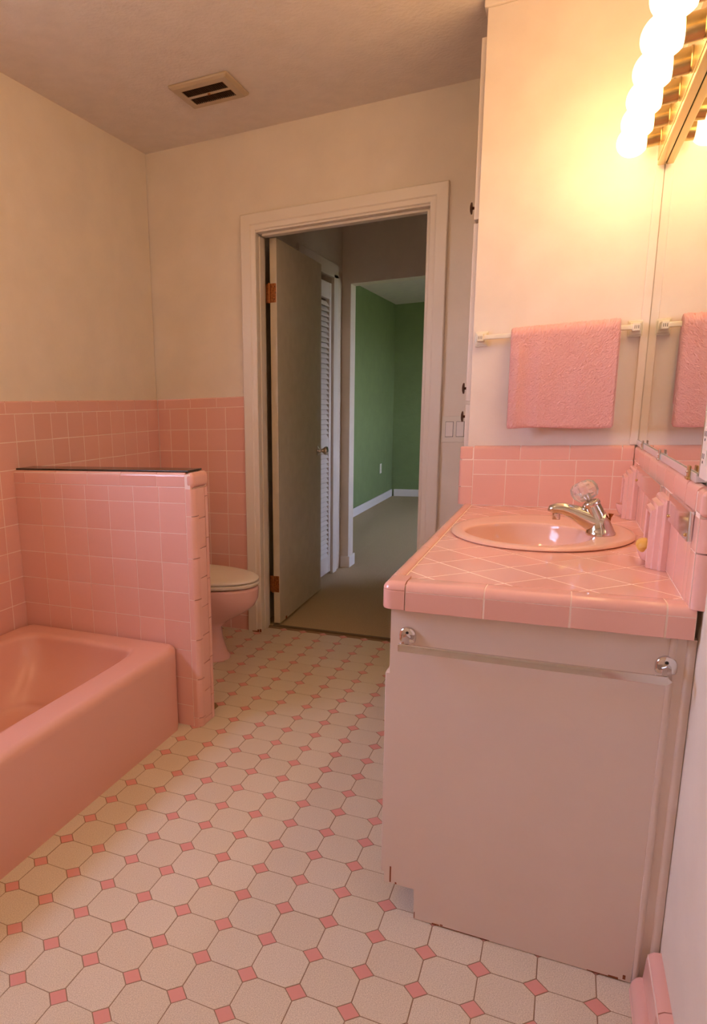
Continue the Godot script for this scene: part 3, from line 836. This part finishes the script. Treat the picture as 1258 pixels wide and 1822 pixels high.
func countertop() -> void:
	var o := thing("vanity_countertop", "pink tile countertop with diagonal field tiles and rounded edge tiles", "countertop")
	var top := 0.80
	var x0 := 1.640
	var z1 := 1.819
	var xi := 1.6715
	var zi := 1.746
	# mortar bed with the cut-out for the sink
	var n := 72
	var outer := []
	for y in [0.748, 0.79955]:
		var ring := PackedVector3Array()
		for i in n:
			var d := Vector2(cos(TAU * i / n), sin(TAU * i / n))
			var tx: float = ((2.195 if d.x > 0 else x0 + 0.006) - ELL.x) / d.x if absf(d.x) > 1e-5 else 99.0
			var tz: float = ((z1 - 0.006 if d.y > 0 else 0.5745) - ELL.y) / d.y if absf(d.y) > 1e-5 else 99.0
			var t := minf(tx, tz)
			ring.append(Vector3(ELL.x + d.x * t, y, ELL.y + d.y * t))
		outer.append(ring)
	var inner := []
	for y in [0.79955, 0.748]:
		var ring := PackedVector3Array()
		for i in n: ring.append(Vector3(ELL.x + 0.214 * cos(TAU * i / n), y, ELL.y + 0.256 * sin(TAU * i / n)))
		inner.append(ring)
	obj("mortar_bed", mesh(loft([outer[0], outer[1], inner[0], inner[1], outer[0]], false), 40), M.grout, o)
	# diagonal field
	var hole := PackedVector2Array()
	for i in 48: hole.append(ELL + Vector2(0.215 * cos(TAU * i / 48), 0.258 * sin(TAU * i / 48)))
	var field := PackedVector2Array([Vector2(xi + G / 2, 0.576), Vector2(2.192, 0.576), Vector2(2.192, zi - G / 2), Vector2(xi + G / 2, zi - G / 2)])
	var dg := P * sqrt(2.0)
	for a in range(-4, 14):
		for b in range(-4, 16):
			var sa := -0.007 + a * dg          # x - z
			var sb := 2.203 + b * dg           # x + z
			var poly := PackedVector2Array()
			for e in [[0, 0], [1, 0], [1, 1], [0, 1]]:
				var u: float = sa + e[0] * dg
				var v: float = sb + e[1] * dg
				poly.append(Vector2((u + v) / 2, (v - u) / 2))
			poly = inset(poly, G / 2)
			for piece in Geometry2D.intersect_polygons(poly, field):
				for cut in Geometry2D.clip_polygons(piece, hole):
					var ar := 0.0
					for i in cut.size(): ar += cut[i].cross(cut[(i + 1) % cut.size()])
					if absf(ar) < 0.0002: continue
					obj("field_tile", mesh(slab(cut, 0.7965, top + rng.randf_range(-0.0002, 0.0002), 0.001), 20), M.tiles[rng.randi() % 3], o)
	# rounded edge tiles on the left side
	var prof := PackedVector2Array([Vector2(xi - G / 2, 0.7962), Vector2(xi - G / 2, 0.8015), Vector2(xi - 0.006, 0.8045), Vector2(xi - 0.012, 0.8055)])
	for i in 7:
		var t := i / 6.0 * PI / 2
		prof.append(Vector2(x0 + 0.016 - 0.016 * sin(t), 0.7905 + 0.0155 * cos(t)))
	prof.append(Vector2(x0 + 0.008, 0.7905))
	prof.append(Vector2(x0 + 0.008, 0.7962))
	var zs := steps(0.5745, zi, 0.804, 0.1548)
	for i in zs.size() - 1:
		obj("edge_tile", mesh(prism(prof, zs[i] + G / 2, zs[i + 1] - G / 2, Vector3.RIGHT, Vector3.UP, Vector3(0, 0, 1))), M.tiles[i % 3], o)
		obj("face_tile", mesh(rbox(Vector3(x0 + 0.004, 0.7675, (zs[i] + zs[i + 1]) / 2), Vector3(0.008, 0.0425, zs[i + 1] - zs[i] - G), 0.0015)), M.tiles[(i + 1) % 3], o)
	# and along the near side
	var pz := PackedVector2Array([Vector2(zi + G / 2, 0.7962), Vector2(zi + G / 2, 0.801), Vector2(zi + 0.012, 0.803), Vector2(zi + 0.035, 0.8055)])
	for i in 7:
		var t := i / 6.0 * PI / 2
		pz.append(Vector2(z1 - 0.020 + 0.020 * sin(t), 0.7885 + 0.0175 * cos(t)))
	pz.append(Vector2(z1 - 0.008, 0.7885))
	pz.append(Vector2(z1 - 0.008, 0.7962))
	var xs := [1.689, 1.843, 1.996, 2.149, 2.1935]
	for i in 4:
		obj("edge_tile", mesh(prism(pz, xs[i] + G / 2, xs[i + 1] - G / 2, Vector3(0, 0, 1), Vector3.UP, Vector3.RIGHT)), M.tiles[(i + 2) % 3], o)
		obj("face_tile", mesh(rbox(Vector3((xs[i] + xs[i + 1]) / 2, 0.7665, z1 - 0.004), Vector3(xs[i + 1] - xs[i] - G, 0.0415, 0.008), 0.0015)), M.tiles[i % 3], o)
	# rounded corner
	var cw := 1.689 - G / 2 - x0
	var cd := z1 - zi - G / 2
	var cr := []
	for q in [[0.004, 0.7462], [0.001, 0.7475], [0.0, 0.751], [0.0, 0.7865], [0.0014, 0.7878], [0.0014, 0.7892], [0.0, 0.7905], [0.0012, 0.7955], [0.005, 0.8010], [0.010, 0.8042], [0.016, 0.8058], [0.022, 0.8060]]:
		var ring := PackedVector3Array()
		var a: float = x0 + q[0]
		var c: float = z1 - q[0]
		var b := 1.689 - G / 2
		var d := zi + G / 2
		var rad := maxf(0.004, 0.022 - q[0])
		ring.append(Vector3(a, q[1], d))
		ring.append(Vector3(b, q[1], d))
		ring.append(Vector3(b, q[1], c))
		for i in 9:
			var t := PI / 2 + i / 8.0 * PI / 2
			ring.append(Vector3(a + rad + rad * cos(t), q[1], c - rad + rad * sin(t)))
		cr.append(ring)
	obj("corner_tile", mesh(loft(cr), 40), M.tiles[1], o)
	# joints of the edge tiles, a hair behind their glaze
	var jz := PackedVector2Array()
	for p in inset(pz, 0.0007): jz.append(p)
	var jx := PackedVector2Array()
	for p in inset(prof, 0.0007): jx.append(p)
	obj("edge_grout", mesh(prism(jz, 1.690, 2.193, Vector3(0, 0, 1), Vector3.UP, Vector3.RIGHT)), M.grout, o)
	obj("edge_grout", mesh(prism(jx, 0.5745, zi, Vector3.RIGHT, Vector3.UP, Vector3(0, 0, 1))), M.grout, o)
	obj("edge_grout", mesh(join([span(Vector3(1.69, 0.7465, z1 - 0.0075), Vector3(2.193, 0.7905, z1 - 0.0007)), span(Vector3(x0 + 0.0007, 0.7465, 0.5745), Vector3(x0 + 0.0075, 0.7905, zi))])), M.grout, o)

func backsplashes() -> void:
	var top := 0.80
	# on the side of the linen cabinet
	var o := thing("tile_backsplash", "pink tile backsplash under the hanging towel", "backsplash", put(Vector3(0, 0, 0.5855)))
	obj("grout_bed", mesh(span(Vector3(1.632, top, -0.0135), Vector3(2.162, 1.006, -0.0014))), M.grout, o)
	var f := frame(Vector3.ZERO, Vector3(0, 0, 1))
	tile_field(o, f, [1.6708, 1.6708 + P, 1.6708 + 2 * P, 1.6708 + 3 * P, 1.6708 + 4 * P, 2.1655], [top + 0.001, 0.9113, 0.964])
	bullnose_row(o, f, [1.6708, 1.8238, 1.9768, 2.1298, 2.1655], 0.964, 0.0475, 0.012)
	var fl := Transform3D(Basis(Vector3(0, 1, 0), Vector3(-1, 0, 0), Vector3(0, 0, 1)), Vector3(1.6708, 0, 0))
	bullnose_row(o, fl, [top + 0.001, 0.867, 0.9635], 0.0, 0.0475, 0.012)
	obj("corner_tile", mesh(rbox(Vector3(1.6464, 0.9876, -0.0065), Vector3(0.0455, 0.0462, 0.0135), 0.006, 4)), M.tiles[1], o)
	# on the mirror wall
	var r := thing("tile_backsplash", "long pink tile backsplash below the mirror", "backsplash", wall_frame())
	var fr := frame(Vector3.ZERO, Vector3(-1, 0, 0))
	obj("grout_bed", mesh(span(Vector3(0.0010, top, 0.0005), Vector3(0.0215, 1.004, 1.238))), M.grout, r)
	var us := steps(0.0132, 1.19, 1.0405, P)
	tile_field(r, fr, us, [top + 0.001, 0.9113, 0.964])
	bullnose_row(r, fr, steps(0.0132, 1.19, 0.31, 0.153), 0.964, 0.0475, 0.012)
	var fe := Transform3D(Basis(Vector3(0, -1, 0), Vector3(0, 0, 1), Vector3(-1, 0, 0)), Vector3(0, 0, 1.19))
	bullnose_row(r, fe, [-0.9635, -0.902, -0.749 - 0.0515], 0.0, 0.058, 0.020)
	obj("corner_tile", mesh(rbox(Vector3(0.0105, 0.9878, 1.2195), Vector3(0.021, 0.0465, 0.057), 0.0103, 5)), M.tiles[2], r)
	# chrome strip across the backsplash
	for q in [[0.2325, 0.782, "chrome strip on the backsplash between the two ceramic soap holders"], [0.938, 1.197, "short chrome strip at the rounded end of the pink backsplash"]]:
		var s := thing("chrome_strip", q[2], "wall strip", wall_frame())
		obj("strip", mesh(span(Vector3(-0.0085, 0.914, q[0]), Vector3(-0.0005, 0.969, q[1]), 0.0012)), M.chrome, s)
		for z in [q[0] + 0.016, q[1] - 0.016]:
			obj("screw", mesh(ball(Vector3(-0.0085, 0.924, z), 0.0035, 10)), M.brass, s)
	holder(0.155, "pink ceramic soap holder in the corner below the towel")
	holder(0.86, "pink ceramic soap holder with a yellow soap bar")
	var sp := obj("soap_bar", mesh(rbox(Vector3.ZERO, Vector3(0.030, 0.028, 0.056), 0.0135, 4)), M.soap, self, wall_frame() * Transform3D(Basis(Vector3(0, 0, 1), 0.30), Vector3(-0.037, 0.8425, 0.862)))
	tag(sp, "yellow soap bar lying in the pink ceramic holder", "soap")

func holder(zc: float, label: String) -> void:
	var o := thing("soap_holder", label, "soap holder", wall_frame() * put(Vector3(-0.0004, 0.8005, zc)), "ceramic soap holders on the backsplash")
	var w := 0.152
	var h := 0.153
	var prof := [Vector2(0.0, 0.0), Vector2(0.0, 0.010), Vector2(0.004, 0.014), Vector2(0.010, 0.015), Vector2(0.014, 0.024), Vector2(0.022, 0.026), Vector2(0.026, 0.034), Vector2(0.033, 0.035), Vector2(0.037, 0.032), Vector2(0.038, 0.003), Vector2(0.038, 0.0)]
	var rings := []
	for e in 4:
		var ring := PackedVector3Array()
		for q in prof:
			var y: float = 0.0 if e == 0 or e == 3 else h - q.x
			var z: float = (-w / 2 + q.x) if e < 2 else (w / 2 - q.x)
			ring.append(Vector3(-q.y, y, z))
		rings.append(ring)
	obj("moulded_frame", mesh(loft(rings), 30), M.ceramic, o)
	obj("back_panel", mesh(span(Vector3(-0.004, 0.0, -w / 2 + 0.037), Vector3(0, h - 0.037, w / 2 - 0.037))), M.ceramic, o)
	var dish := []
	for q in [[0.002, 0.0], [0.020, 0.001], [0.034, 0.008], [0.0415, 0.022], [0.044, 0.034], [0.0425, 0.037], [0.040, 0.035], [0.034, 0.020], [0.022, 0.0125], [0.002, 0.0115]]:
		dish.append(Vector2(q[0], q[1]))
	obj("dish", mesh(moved(lathe(dish, 32, Vector3(0.80, 1, 0.84)), put(Vector3(-0.014, 0.003, 0))), 60), M.ceramic, o)

func sink_and_faucet() -> void:
	var o := thing("sink", "oval peach pink drop-in sink set in the tiled countertop", "sink", put(Vector3(ELL.x, 0.80, ELL.y)))
	var rings := []
	var bx := -0.030
	var bz := 0.060
	for q in [[0.0, 0.0, 0.226, 0.269, -0.012], [0.0, 0.0, 0.226, 0.269, 0.0008], [0.0, 0.0, 0.233, 0.277, 0.001], [0.0, 0.0, 0.235, 0.279, 0.004], [0.0, 0.0, 0.232, 0.276, 0.0085], [0.0, 0.0, 0.222, 0.266, 0.0112], [0.0, 0.0, 0.205, 0.248, 0.0108],
			[bx * 0.6, bz * 0.6, 0.183, 0.212, 0.0098], [bx, bz, 0.166, 0.183, 0.0090], [bx, bz, 0.1615, 0.1785, 0.0078], [bx, bz, 0.1590, 0.1760, 0.0045], [bx, bz, 0.1575, 0.1740, -0.003], [bx, bz, 0.1545, 0.171, -0.020], [bx, bz, 0.148, 0.164, -0.042], [bx, bz, 0.133, 0.148, -0.070], [bx, bz, 0.108, 0.120, -0.102], [bx, bz, 0.072, 0.080, -0.122], [bx, bz, 0.024, 0.024, -0.128],
			[bx, bz, 0.024, 0.024, -0.140], [bx, bz, 0.085, 0.092, -0.132], [bx, bz, 0.125, 0.136, -0.108], [bx, bz, 0.150, 0.164, -0.068], [bx * 0.5, bz * 0.5, 0.178, 0.205, -0.02]]:
		var ring := PackedVector3Array()
		for i in 80:
			ring.append(Vector3(q[0] + q[2] * cos(TAU * i / 80), q[4], q[1] + q[3] * sin(TAU * i / 80)))
		rings.append(ring)
	rings.append(rings[0])
	obj("basin", mesh(loft(rings, false), 60), M.sink, o)
	obj("drain", mesh(moved(lathe([Vector2(0.0005, -0.004), Vector2(0.022, -0.004), Vector2(0.0235, 0.001), Vector2(0.018, 0.003), Vector2(0.0005, 0.002)], 24), put(Vector3(bx, -0.129, bz)))), M.chrome, o)
	obj("overflow_hole", mesh(moved(lathe([Vector2(0.0004, 0), Vector2(0.006, 0), Vector2(0.0055, 0.0015), Vector2(0.0004, 0.0016)], 16), Transform3D(Basis(Vector3(0, 0, 1), -1.3), Vector3(bx - 0.1505, -0.025, bz)))), M.slot, o)
	# faucet
	var f := thing("faucet", "chrome single handle faucet with a clear faceted knob", "faucet", put(Vector3(2.064, 0.8095, 1.135)))
	var base := []
	for q in [[0.0, 0.036, 0.040, 0.0], [0.0, 0.036, 0.040, 0.006], [-0.001, 0.033, 0.036, 0.012], [-0.003, 0.030, 0.031, 0.022], [-0.007, 0.027, 0.027, 0.036], [-0.013, 0.0235, 0.0235, 0.052], [-0.021, 0.0205, 0.021, 0.070], [-0.026, 0.0195, 0.0195, 0.081]]:
		var ring := PackedVector3Array()
		var lean := clampf((q[3] - 0.01) / 0.07, 0, 1) * 0.5
		for i in 36:
			var t := TAU * i / 36
			var px: float = q[1] * cos(t)
			ring.append(Vector3(q[0] + px * cos(lean), q[3] + px * sin(lean), q[2] * sin(t)))
		base.append(ring)
	obj("body", mesh(loft(base), 60), M.chrome, f)
	var lean_t := Transform3D(Basis(Vector3(0, 0, 1), 0.5), Vector3(-0.026, 0.080, 0))
	obj("collar", mesh(moved(lathe([Vector2(0.0005, -0.004), Vector2(0.0215, -0.004), Vector2(0.0225, 0.0), Vector2(0.0225, 0.006), Vector2(0.019, 0.010), Vector2(0.012, 0.013), Vector2(0.0005, 0.013)], 32), lean_t)), M.chrome, f)
	var spout := [Vector3(0.002, 0.030, 0), Vector3(-0.020, 0.036, 0), Vector3(-0.045, 0.047, 0), Vector3(-0.070, 0.059, 0), Vector3(-0.093, 0.066, 0), Vector3(-0.110, 0.067, 0), Vector3(-0.120, 0.063, 0), Vector3(-0.1235, 0.057, 0)]
	obj("spout", mesh(tube(spout, [Vector2(0.031, 0.028), Vector2(0.029, 0.026), Vector2(0.0245, 0.022), Vector2(0.0200, 0.019), Vector2(0.0170, 0.0175), Vector2(0.0155, 0.017), Vector2(0.0140, 0.016), Vector2(0.0095, 0.011)], 28), 60), M.chrome, f)
	obj("aerator", mesh(moved(lathe([Vector2(0.0005, -0.014), Vector2(0.0095, -0.014), Vector2(0.0105, -0.012), Vector2(0.0105, 0.004), Vector2(0.0005, 0.004)], 24), put(Vector3(-0.109, 0.050, 0)))), M.chrome, f)
	obj("lift_rod", mesh(join([tube([Vector3(0.016, 0.010, 0), Vector3(0.020, 0.050, 0)], [0.0028, 0.0028], 10), moved(lathe([Vector2(0.0004, -0.004), Vector2(0.003, -0.004), Vector2(0.0065, 0.004), Vector2(0.006, 0.006), Vector2(0.0004, 0.0065)], 16), Transform3D(Basis(Vector3(0, 0, 1), -0.1), Vector3(0.0205, 0.052, 0)))])), M.oldbrass, f)
	var kn := []
	var prof := [[0.010, 0.0], [0.024, 0.004], [0.032, 0.016], [0.034, 0.030], [0.030, 0.044], [0.020, 0.052], [0.006, 0.054]]
	for q in prof:
		var ring := PackedVector3Array()
		for i in 16:
			var r: float = q[0] * (1.0 if i % 2 == 0 else 0.90)
			ring.append(Vector3(r * cos(TAU * i / 16), q[1], r * sin(TAU * i / 16)))
		kn.append(ring)
	var knob := obj("handle_knob", mesh(moved(loft(kn), lean_t * put(Vector3(0, 0.0145, 0))), 5), M.acrylic, f)
	knob.set_meta("label", "clear faceted acrylic knob")
	obj("knob_insert", mesh(moved(lathe([Vector2(0.0004, 0.012), Vector2(0.006, 0.012), Vector2(0.007, 0.020), Vector2(0.005, 0.034), Vector2(0.0004, 0.036)], 12), lean_t)), M.steel, knob)

# ---------------------------------------------------------------- mirror and light strip
func mirror_and_light() -> void:
	var wf := wall_frame()
	var o := thing("wall_mirror", "large frameless wall mirror above the pink backsplash", "mirror", wf)
	obj("glass", mesh(span(Vector3(0.0075, 1.0265, 0.0085), Vector3(0.0125, 1.985, 1.136))), M.mirror, o)
	obj("backing", mesh(span(Vector3(0.0127, 1.0265, 0.011), Vector3(0.0215, 1.984, 1.135))), M.white, o)
	obj("bottom_channel", mesh(join([span(Vector3(0.0045, 1.0135, 0.012), Vector3(0.0205, 1.026, 1.135), 0.001), span(Vector3(0.0035, 1.0135, 0.012), Vector3(0.0065, 1.030, 1.135), 0.001)])), M.rail, o)
	for z in [0.212, 0.62, 1.072]:
		var c := obj("clip", mesh(join([rbox(Vector3(0.0015, 1.027, z), Vector3(0.004, 0.026, 0.022), 0.0015), rbox(Vector3(0.001, 1.016, z), Vector3(0.008, 0.006, 0.026), 0.002)])), M.brass if z > 0.9 else M.steel, o)
		obj("screw", mesh(ball(Vector3(-0.0005, 1.028, z), 0.003, 8)), M.steel, c)
	# brass light strip with round bulbs
	var l := thing("vanity_light", "brass vanity light strip with a row of glowing round bulbs", "light fixture", wf)
	var y0 := 1.843
	var y1 := 1.978
	obj("backplate", mesh(join([span(Vector3(-0.0135, y0, 0.02), Vector3(0.007, y1, 1.16), 0.003), span(Vector3(-0.0155, y0 + 0.012, 0.032), Vector3(-0.013, y1 - 0.012, 1.148), 0.001)])), M.brass, l)
	for i in 6:
		var z := 0.075 + i * 0.181
		var y := 1.912 - 0.004 * i
		var cup := [Vector2(0.0005, 0.0), Vector2(0.0285, 0.0), Vector2(0.0285, 0.002), Vector2(0.0265, 0.004), Vector2(0.0265, 0.038), Vector2(0.0250, 0.040), Vector2(0.0215, 0.040), Vector2(0.0205, 0.034), Vector2(0.0005, 0.034)]
		var t := Transform3D(Basis(Vector3(0, 0, 1), PI / 2 + 0.06), Vector3(-0.0150, y, z))
		obj("socket_cup", mesh(moved(lathe(cup, 32), t), 30), M.brass, l)
		var bulb := []
		bulb.append(Vector2(0.0005, 0.035)); bulb.append(Vector2(0.0185, 0.035))
		for k in 17:
			var a := -0.80 + (PI / 2 + 0.80) * k / 16.0
			bulb.append(Vector2(maxf(0.0005, 0.044 * cos(a)), 0.070 + 0.044 * sin(a)))
		obj("bulb", mesh(moved(lathe(bulb, 28), t), 60), M.bulb, l)
		var om := OmniLight3D.new()
		om.name = "bulb_light" if i == 0 else "bulb_light_%03d" % i
		om.position = Vector3(-0.0155 - 0.070, y, z)
		om.light_color = Color(1.0, 0.79, 0.56)
		om.light_energy = 0.034
		om.light_size = 0.04
		om.omni_range = 12.0
		om.omni_attenuation = 2.0
		om.shadow_enabled = true
		l.add_child(om, true)

# ---------------------------------------------------------------- towel rail
func towel_rail() -> void:
	var o := thing("towel_rail", "cream towel rail with square posts on the cabinet side", "towel rail", put(Vector3(1.907, 1.379, 0.5715)))
	for s in [-1, 1]:
		var x: float = -0.2285 if s < 0 else 0.2285
		obj("wall_plate", mesh(join([rbox(Vector3(x, 0, 0.005), Vector3(0.042, 0.050, 0.009), 0.002), rbox(Vector3(x, 0, 0.012), Vector3(0.034, 0.040, 0.008), 0.003)])), M.plastic, o)
		var p := obj("post", mesh(join([rbox(Vector3(x, 0.001, 0.035), Vector3(0.022, 0.024, 0.046), 0.003), rbox(Vector3(x, 0.001, 0.056), Vector3(0.019, 0.023, 0.008), 0.002)])), M.plastic, o)
		for k in 3:
			obj("groove", mesh(box(Vector3(x - 0.005 + 0.005 * k, 0.001, 0.0601), Vector3(0.0015, 0.010, 0.0006))), M.slot, p)
	obj("rod", mesh(rbox(Vector3(0, 0.002, 0.047), Vector3(0.44, 0.0155, 0.0155), 0.003)), M.plastic, o)
	# towel folded over the rail
	var t := thing("hand_towel", "folded pink terry hand towel hanging over the cream towel rail", "towel", put(Vector3(1.934, 1.379, 0.6185)))
	var path := []      # centre line in (y, z): from the back hem over the rail to the front fold
	for i in 22: path.append(Vector2(-0.235 + 0.235 * i / 22.0, -0.0195 + 0.002 * (1 - i / 22.0)))
	for i in 15:
		var a := PI - PI * i / 14.0
		path.append(Vector2(0.0195 * sin(a) + 0.002, 0.0195 * cos(a)))
	for i in range(1, 130): path.append(Vector2(-0.298 * i / 129.0, 0.0195 + 0.004 * (i / 129.0)))
	var th := 0.0075
	var nx := 150
	var w := 0.316
	var rings := []
	for ix in nx + 1:
		var u := float(ix) / nx
		var edge := clampf(minf(u, 1 - u) * nx / 2.5, 0, 1)
		var he := th * (0.25 + 0.75 * sqrt(edge))
		var ring := PackedVector3Array()
		var pts := []
		var m := path.size()
		for i in m: pts.append([i, 1.0])
		for k in range(1, 6): pts.append([m - 1, cos(PI * k / 6.0), sin(PI * k / 6.0)])
		for i in range(m - 1, -1, -1): pts.append([i, -1.0])
		for k in range(1, 4): pts.append([0, -cos(PI * k / 4.0), sin(PI * k / 4.0)])
		for q in pts:
			var i: int = q[0]
			var c: Vector2 = path[i]
			var d: Vector2 = (path[mini(i + 1, m - 1)] - path[maxi(i - 1, 0)]).normalized()
			var nrm := Vector2(d.y, -d.x)
			var f := clampf((i - 37) / 129.0, 0, 1)
			var side: float = q[1]
			var pos := c - nrm * (he * side)
			if q.size() == 3: pos += d * (q[2] * he * (1.0 if i > 0 else -1.0))
			var x := (u - 0.5) * w + 0.004 * f * (1 - u) * 1.0 + 0.006 * f * (u - 0.5) * 0.4
			# soft vertical folds, stronger towards the left edge and the hem
			var wave := (0.0085 * exp(-pow((u - 0.08) / 0.05, 2)) + 0.0060 * exp(-pow((u - 0.29) / 0.045, 2)) + 0.0016 * sin(u * 19.0 + 0.6)) * smoothstep(0.0, 0.25, f)
			var y := pos.x + 0.006 * (u - 0.5) * (1.0 - f) + 0.003 * sin(u * 6.0) * f
			var p3 := Vector3(x, y, pos.y + wave * (1.0 if i > 37 else 0.0))
			var fuzz := noise.get_noise_3d(p3.x * 24000.0, p3.y * 24000.0, p3.z * 24000.0)
			var nn := -nrm * side
			p3 += Vector3(0, nn.x, nn.y) * (fuzz * 0.0052)
			ring.append(p3)
		rings.append(ring)
	obj("cloth", mesh(loft(rings), 75), M.terry, t)
	# stitched hem down the right edge
	var st := PackedVector3Array()
	for i in range(40, 165, 2):
		var c: Vector2 = path[i]
		var f := clampf((i - 37) / 129.0, 0, 1)
		st.append_array(box(Vector3(0.5 * w + 0.0012 * f + 0.0005, c.x + 0.003 * (1 - f), c.y + 0.001), Vector3(0.003, 0.0022, 0.012)))
	obj("stitched_hem", mesh(st), M.hem, t)

# ---------------------------------------------------------------- small fittings
func wall_fittings() -> void:
	# double switch beside the door
	var s := thing("light_switch", "cream double rocker switch plate on the wall beside the door casing", "light switch", put(Vector3(1.5205, 1.050, -0.006)))
	obj("plate", mesh(rbox(Vector3(0, 0, 0.003), Vector3(0.115, 0.113, 0.006), 0.002)), M.plastic, s)
	for x in [-0.023, 0.023]:
		var r := obj("rocker", mesh(rbox(Vector3(x, 0, 0.0068), Vector3(0.031, 0.064, 0.006), 0.0015)), M.white, s)
		obj("gap", mesh(rbox(Vector3(x, 0, 0.0062), Vector3(0.0335, 0.0665, 0.0006), 0.0002, 1)), M.slot, r)
	# outlet at the near end of the mirror
	var wf := wall_frame()
	var o := thing("wall_outlet", "white outlet plate on the wall at the end of the mirror", "outlet", wf * put(Vector3(0.0215, 1.082, 1.184)))
	obj("plate", mesh(rbox(Vector3(-0.0035, 0, 0), Vector3(0.0225, 0.116, 0.074), 0.002)), M.white, o)
	for sy in [-1, 1]:
		var k := obj("socket", mesh(rbox(Vector3(-0.0155, sy * 0.0195, 0), Vector3(0.004, 0.028, 0.034), 0.0015)), M.white, o)
		for sz in [-1, 1]: obj("slot", mesh(box(Vector3(-0.0177, sy * 0.0195 + 0.003, sz * 0.0065), Vector3(0.0006, 0.009, 0.0022))), M.slot, k)
		obj("slot", mesh(box(Vector3(-0.0177, sy * 0.0195 - 0.0075, 0), Vector3(0.0006, 0.0045, 0.0045))), M.slot, k)
	# ceiling vent
	var v := thing("ceiling_vent", "beige square ceiling vent with two dark grilles", "vent", put(Vector3(0.594, 2.4185, 0.470), 0.02))
	var W := 0.255
	var D := 0.222
	var rim := []
	for q in [[1.0, 0.0], [1.0, -0.004], [0.985, -0.008], [0.90, -0.014]]:
		rim.append(rrect(W / 2 * q[0] if q[0] > 0.95 else W / 2 - 0.012, D / 2 * q[0] if q[0] > 0.95 else D / 2 - 0.012, 0.005, 3, q[1]))
	# a raised plate with two slots left open
	var pl := []
	pl.append(loft(rim, false))
	var hw := W / 2 - 0.012
	var hd := D / 2 - 0.012
	var sx := 0.090
	var zsl := [[-0.068, -0.009], [0.009, 0.068]]
	for q in [[-hw, -sx, -hd, hd], [sx, hw, -hd, hd], [-sx, sx, -hd, zsl[0][0]], [-sx, sx, zsl[0][1], zsl[1][0]], [-sx, sx, zsl[1][1], hd]]:
		pl.append(span(Vector3(q[0], -0.015, q[2]), Vector3(q[1], -0.0125, q[3])))
	obj("plate", mesh(join(pl), 20), M.vent, v)
	obj("duct", mesh(box(Vector3(0, -0.002, 0), Vector3(0.2, 0.003, 0.15))), M.slot, v)
	for z in zsl:
		var gr := PackedVector3Array()
		for i in 22:
			gr.append_array(box(Vector3(-sx + 0.0082 * (i + 0.5), -0.0115, (z[0] + z[1]) / 2), Vector3(0.0018, 0.006, z[1] - z[0])))
		obj("grille", mesh(gr), M.bronze, v)
	obj("screw", mesh(moved(lathe([Vector2(0.0004, -0.019), Vector2(0.005, -0.018), Vector2(0.006, -0.0145), Vector2(0.0004, -0.0145)], 14), Transform3D())), M.oldbrass, v)

func ceiling_lamp() -> void:
	var o := thing("ceiling_light", "round frosted ceiling light near the rear wall", "ceiling light", put(Vector3(0.95, 2.42, 2.30)))
	obj("pan", mesh(lathe([Vector2(0.001, -0.002), Vector2(0.165, -0.002), Vector2(0.165, -0.02), Vector2(0.15, -0.024), Vector2(0.001, -0.024)], 40)), M.brass, o)
	var prof := []
	for i in 13:
		var t := i / 12.0 * PI / 2
		prof.append(Vector2(maxf(0.001, 0.148 * cos(t)), -0.025 - 0.085 * sin(t)))
	obj("glass_bowl", mesh(lathe(prof, 40), 60), M.bowl, o)
	var om := OmniLight3D.new()
	om.name = "bowl_light"
	om.position = Vector3(0, -0.065, 0)
	om.light_color = Color(1.0, 0.78, 0.58)
	om.light_energy = 0.30
	om.light_size = 0.06
	om.omni_range = 12.0
	om.omni_attenuation = 2.0
	om.shadow_enabled = true
	o.add_child(om, true)
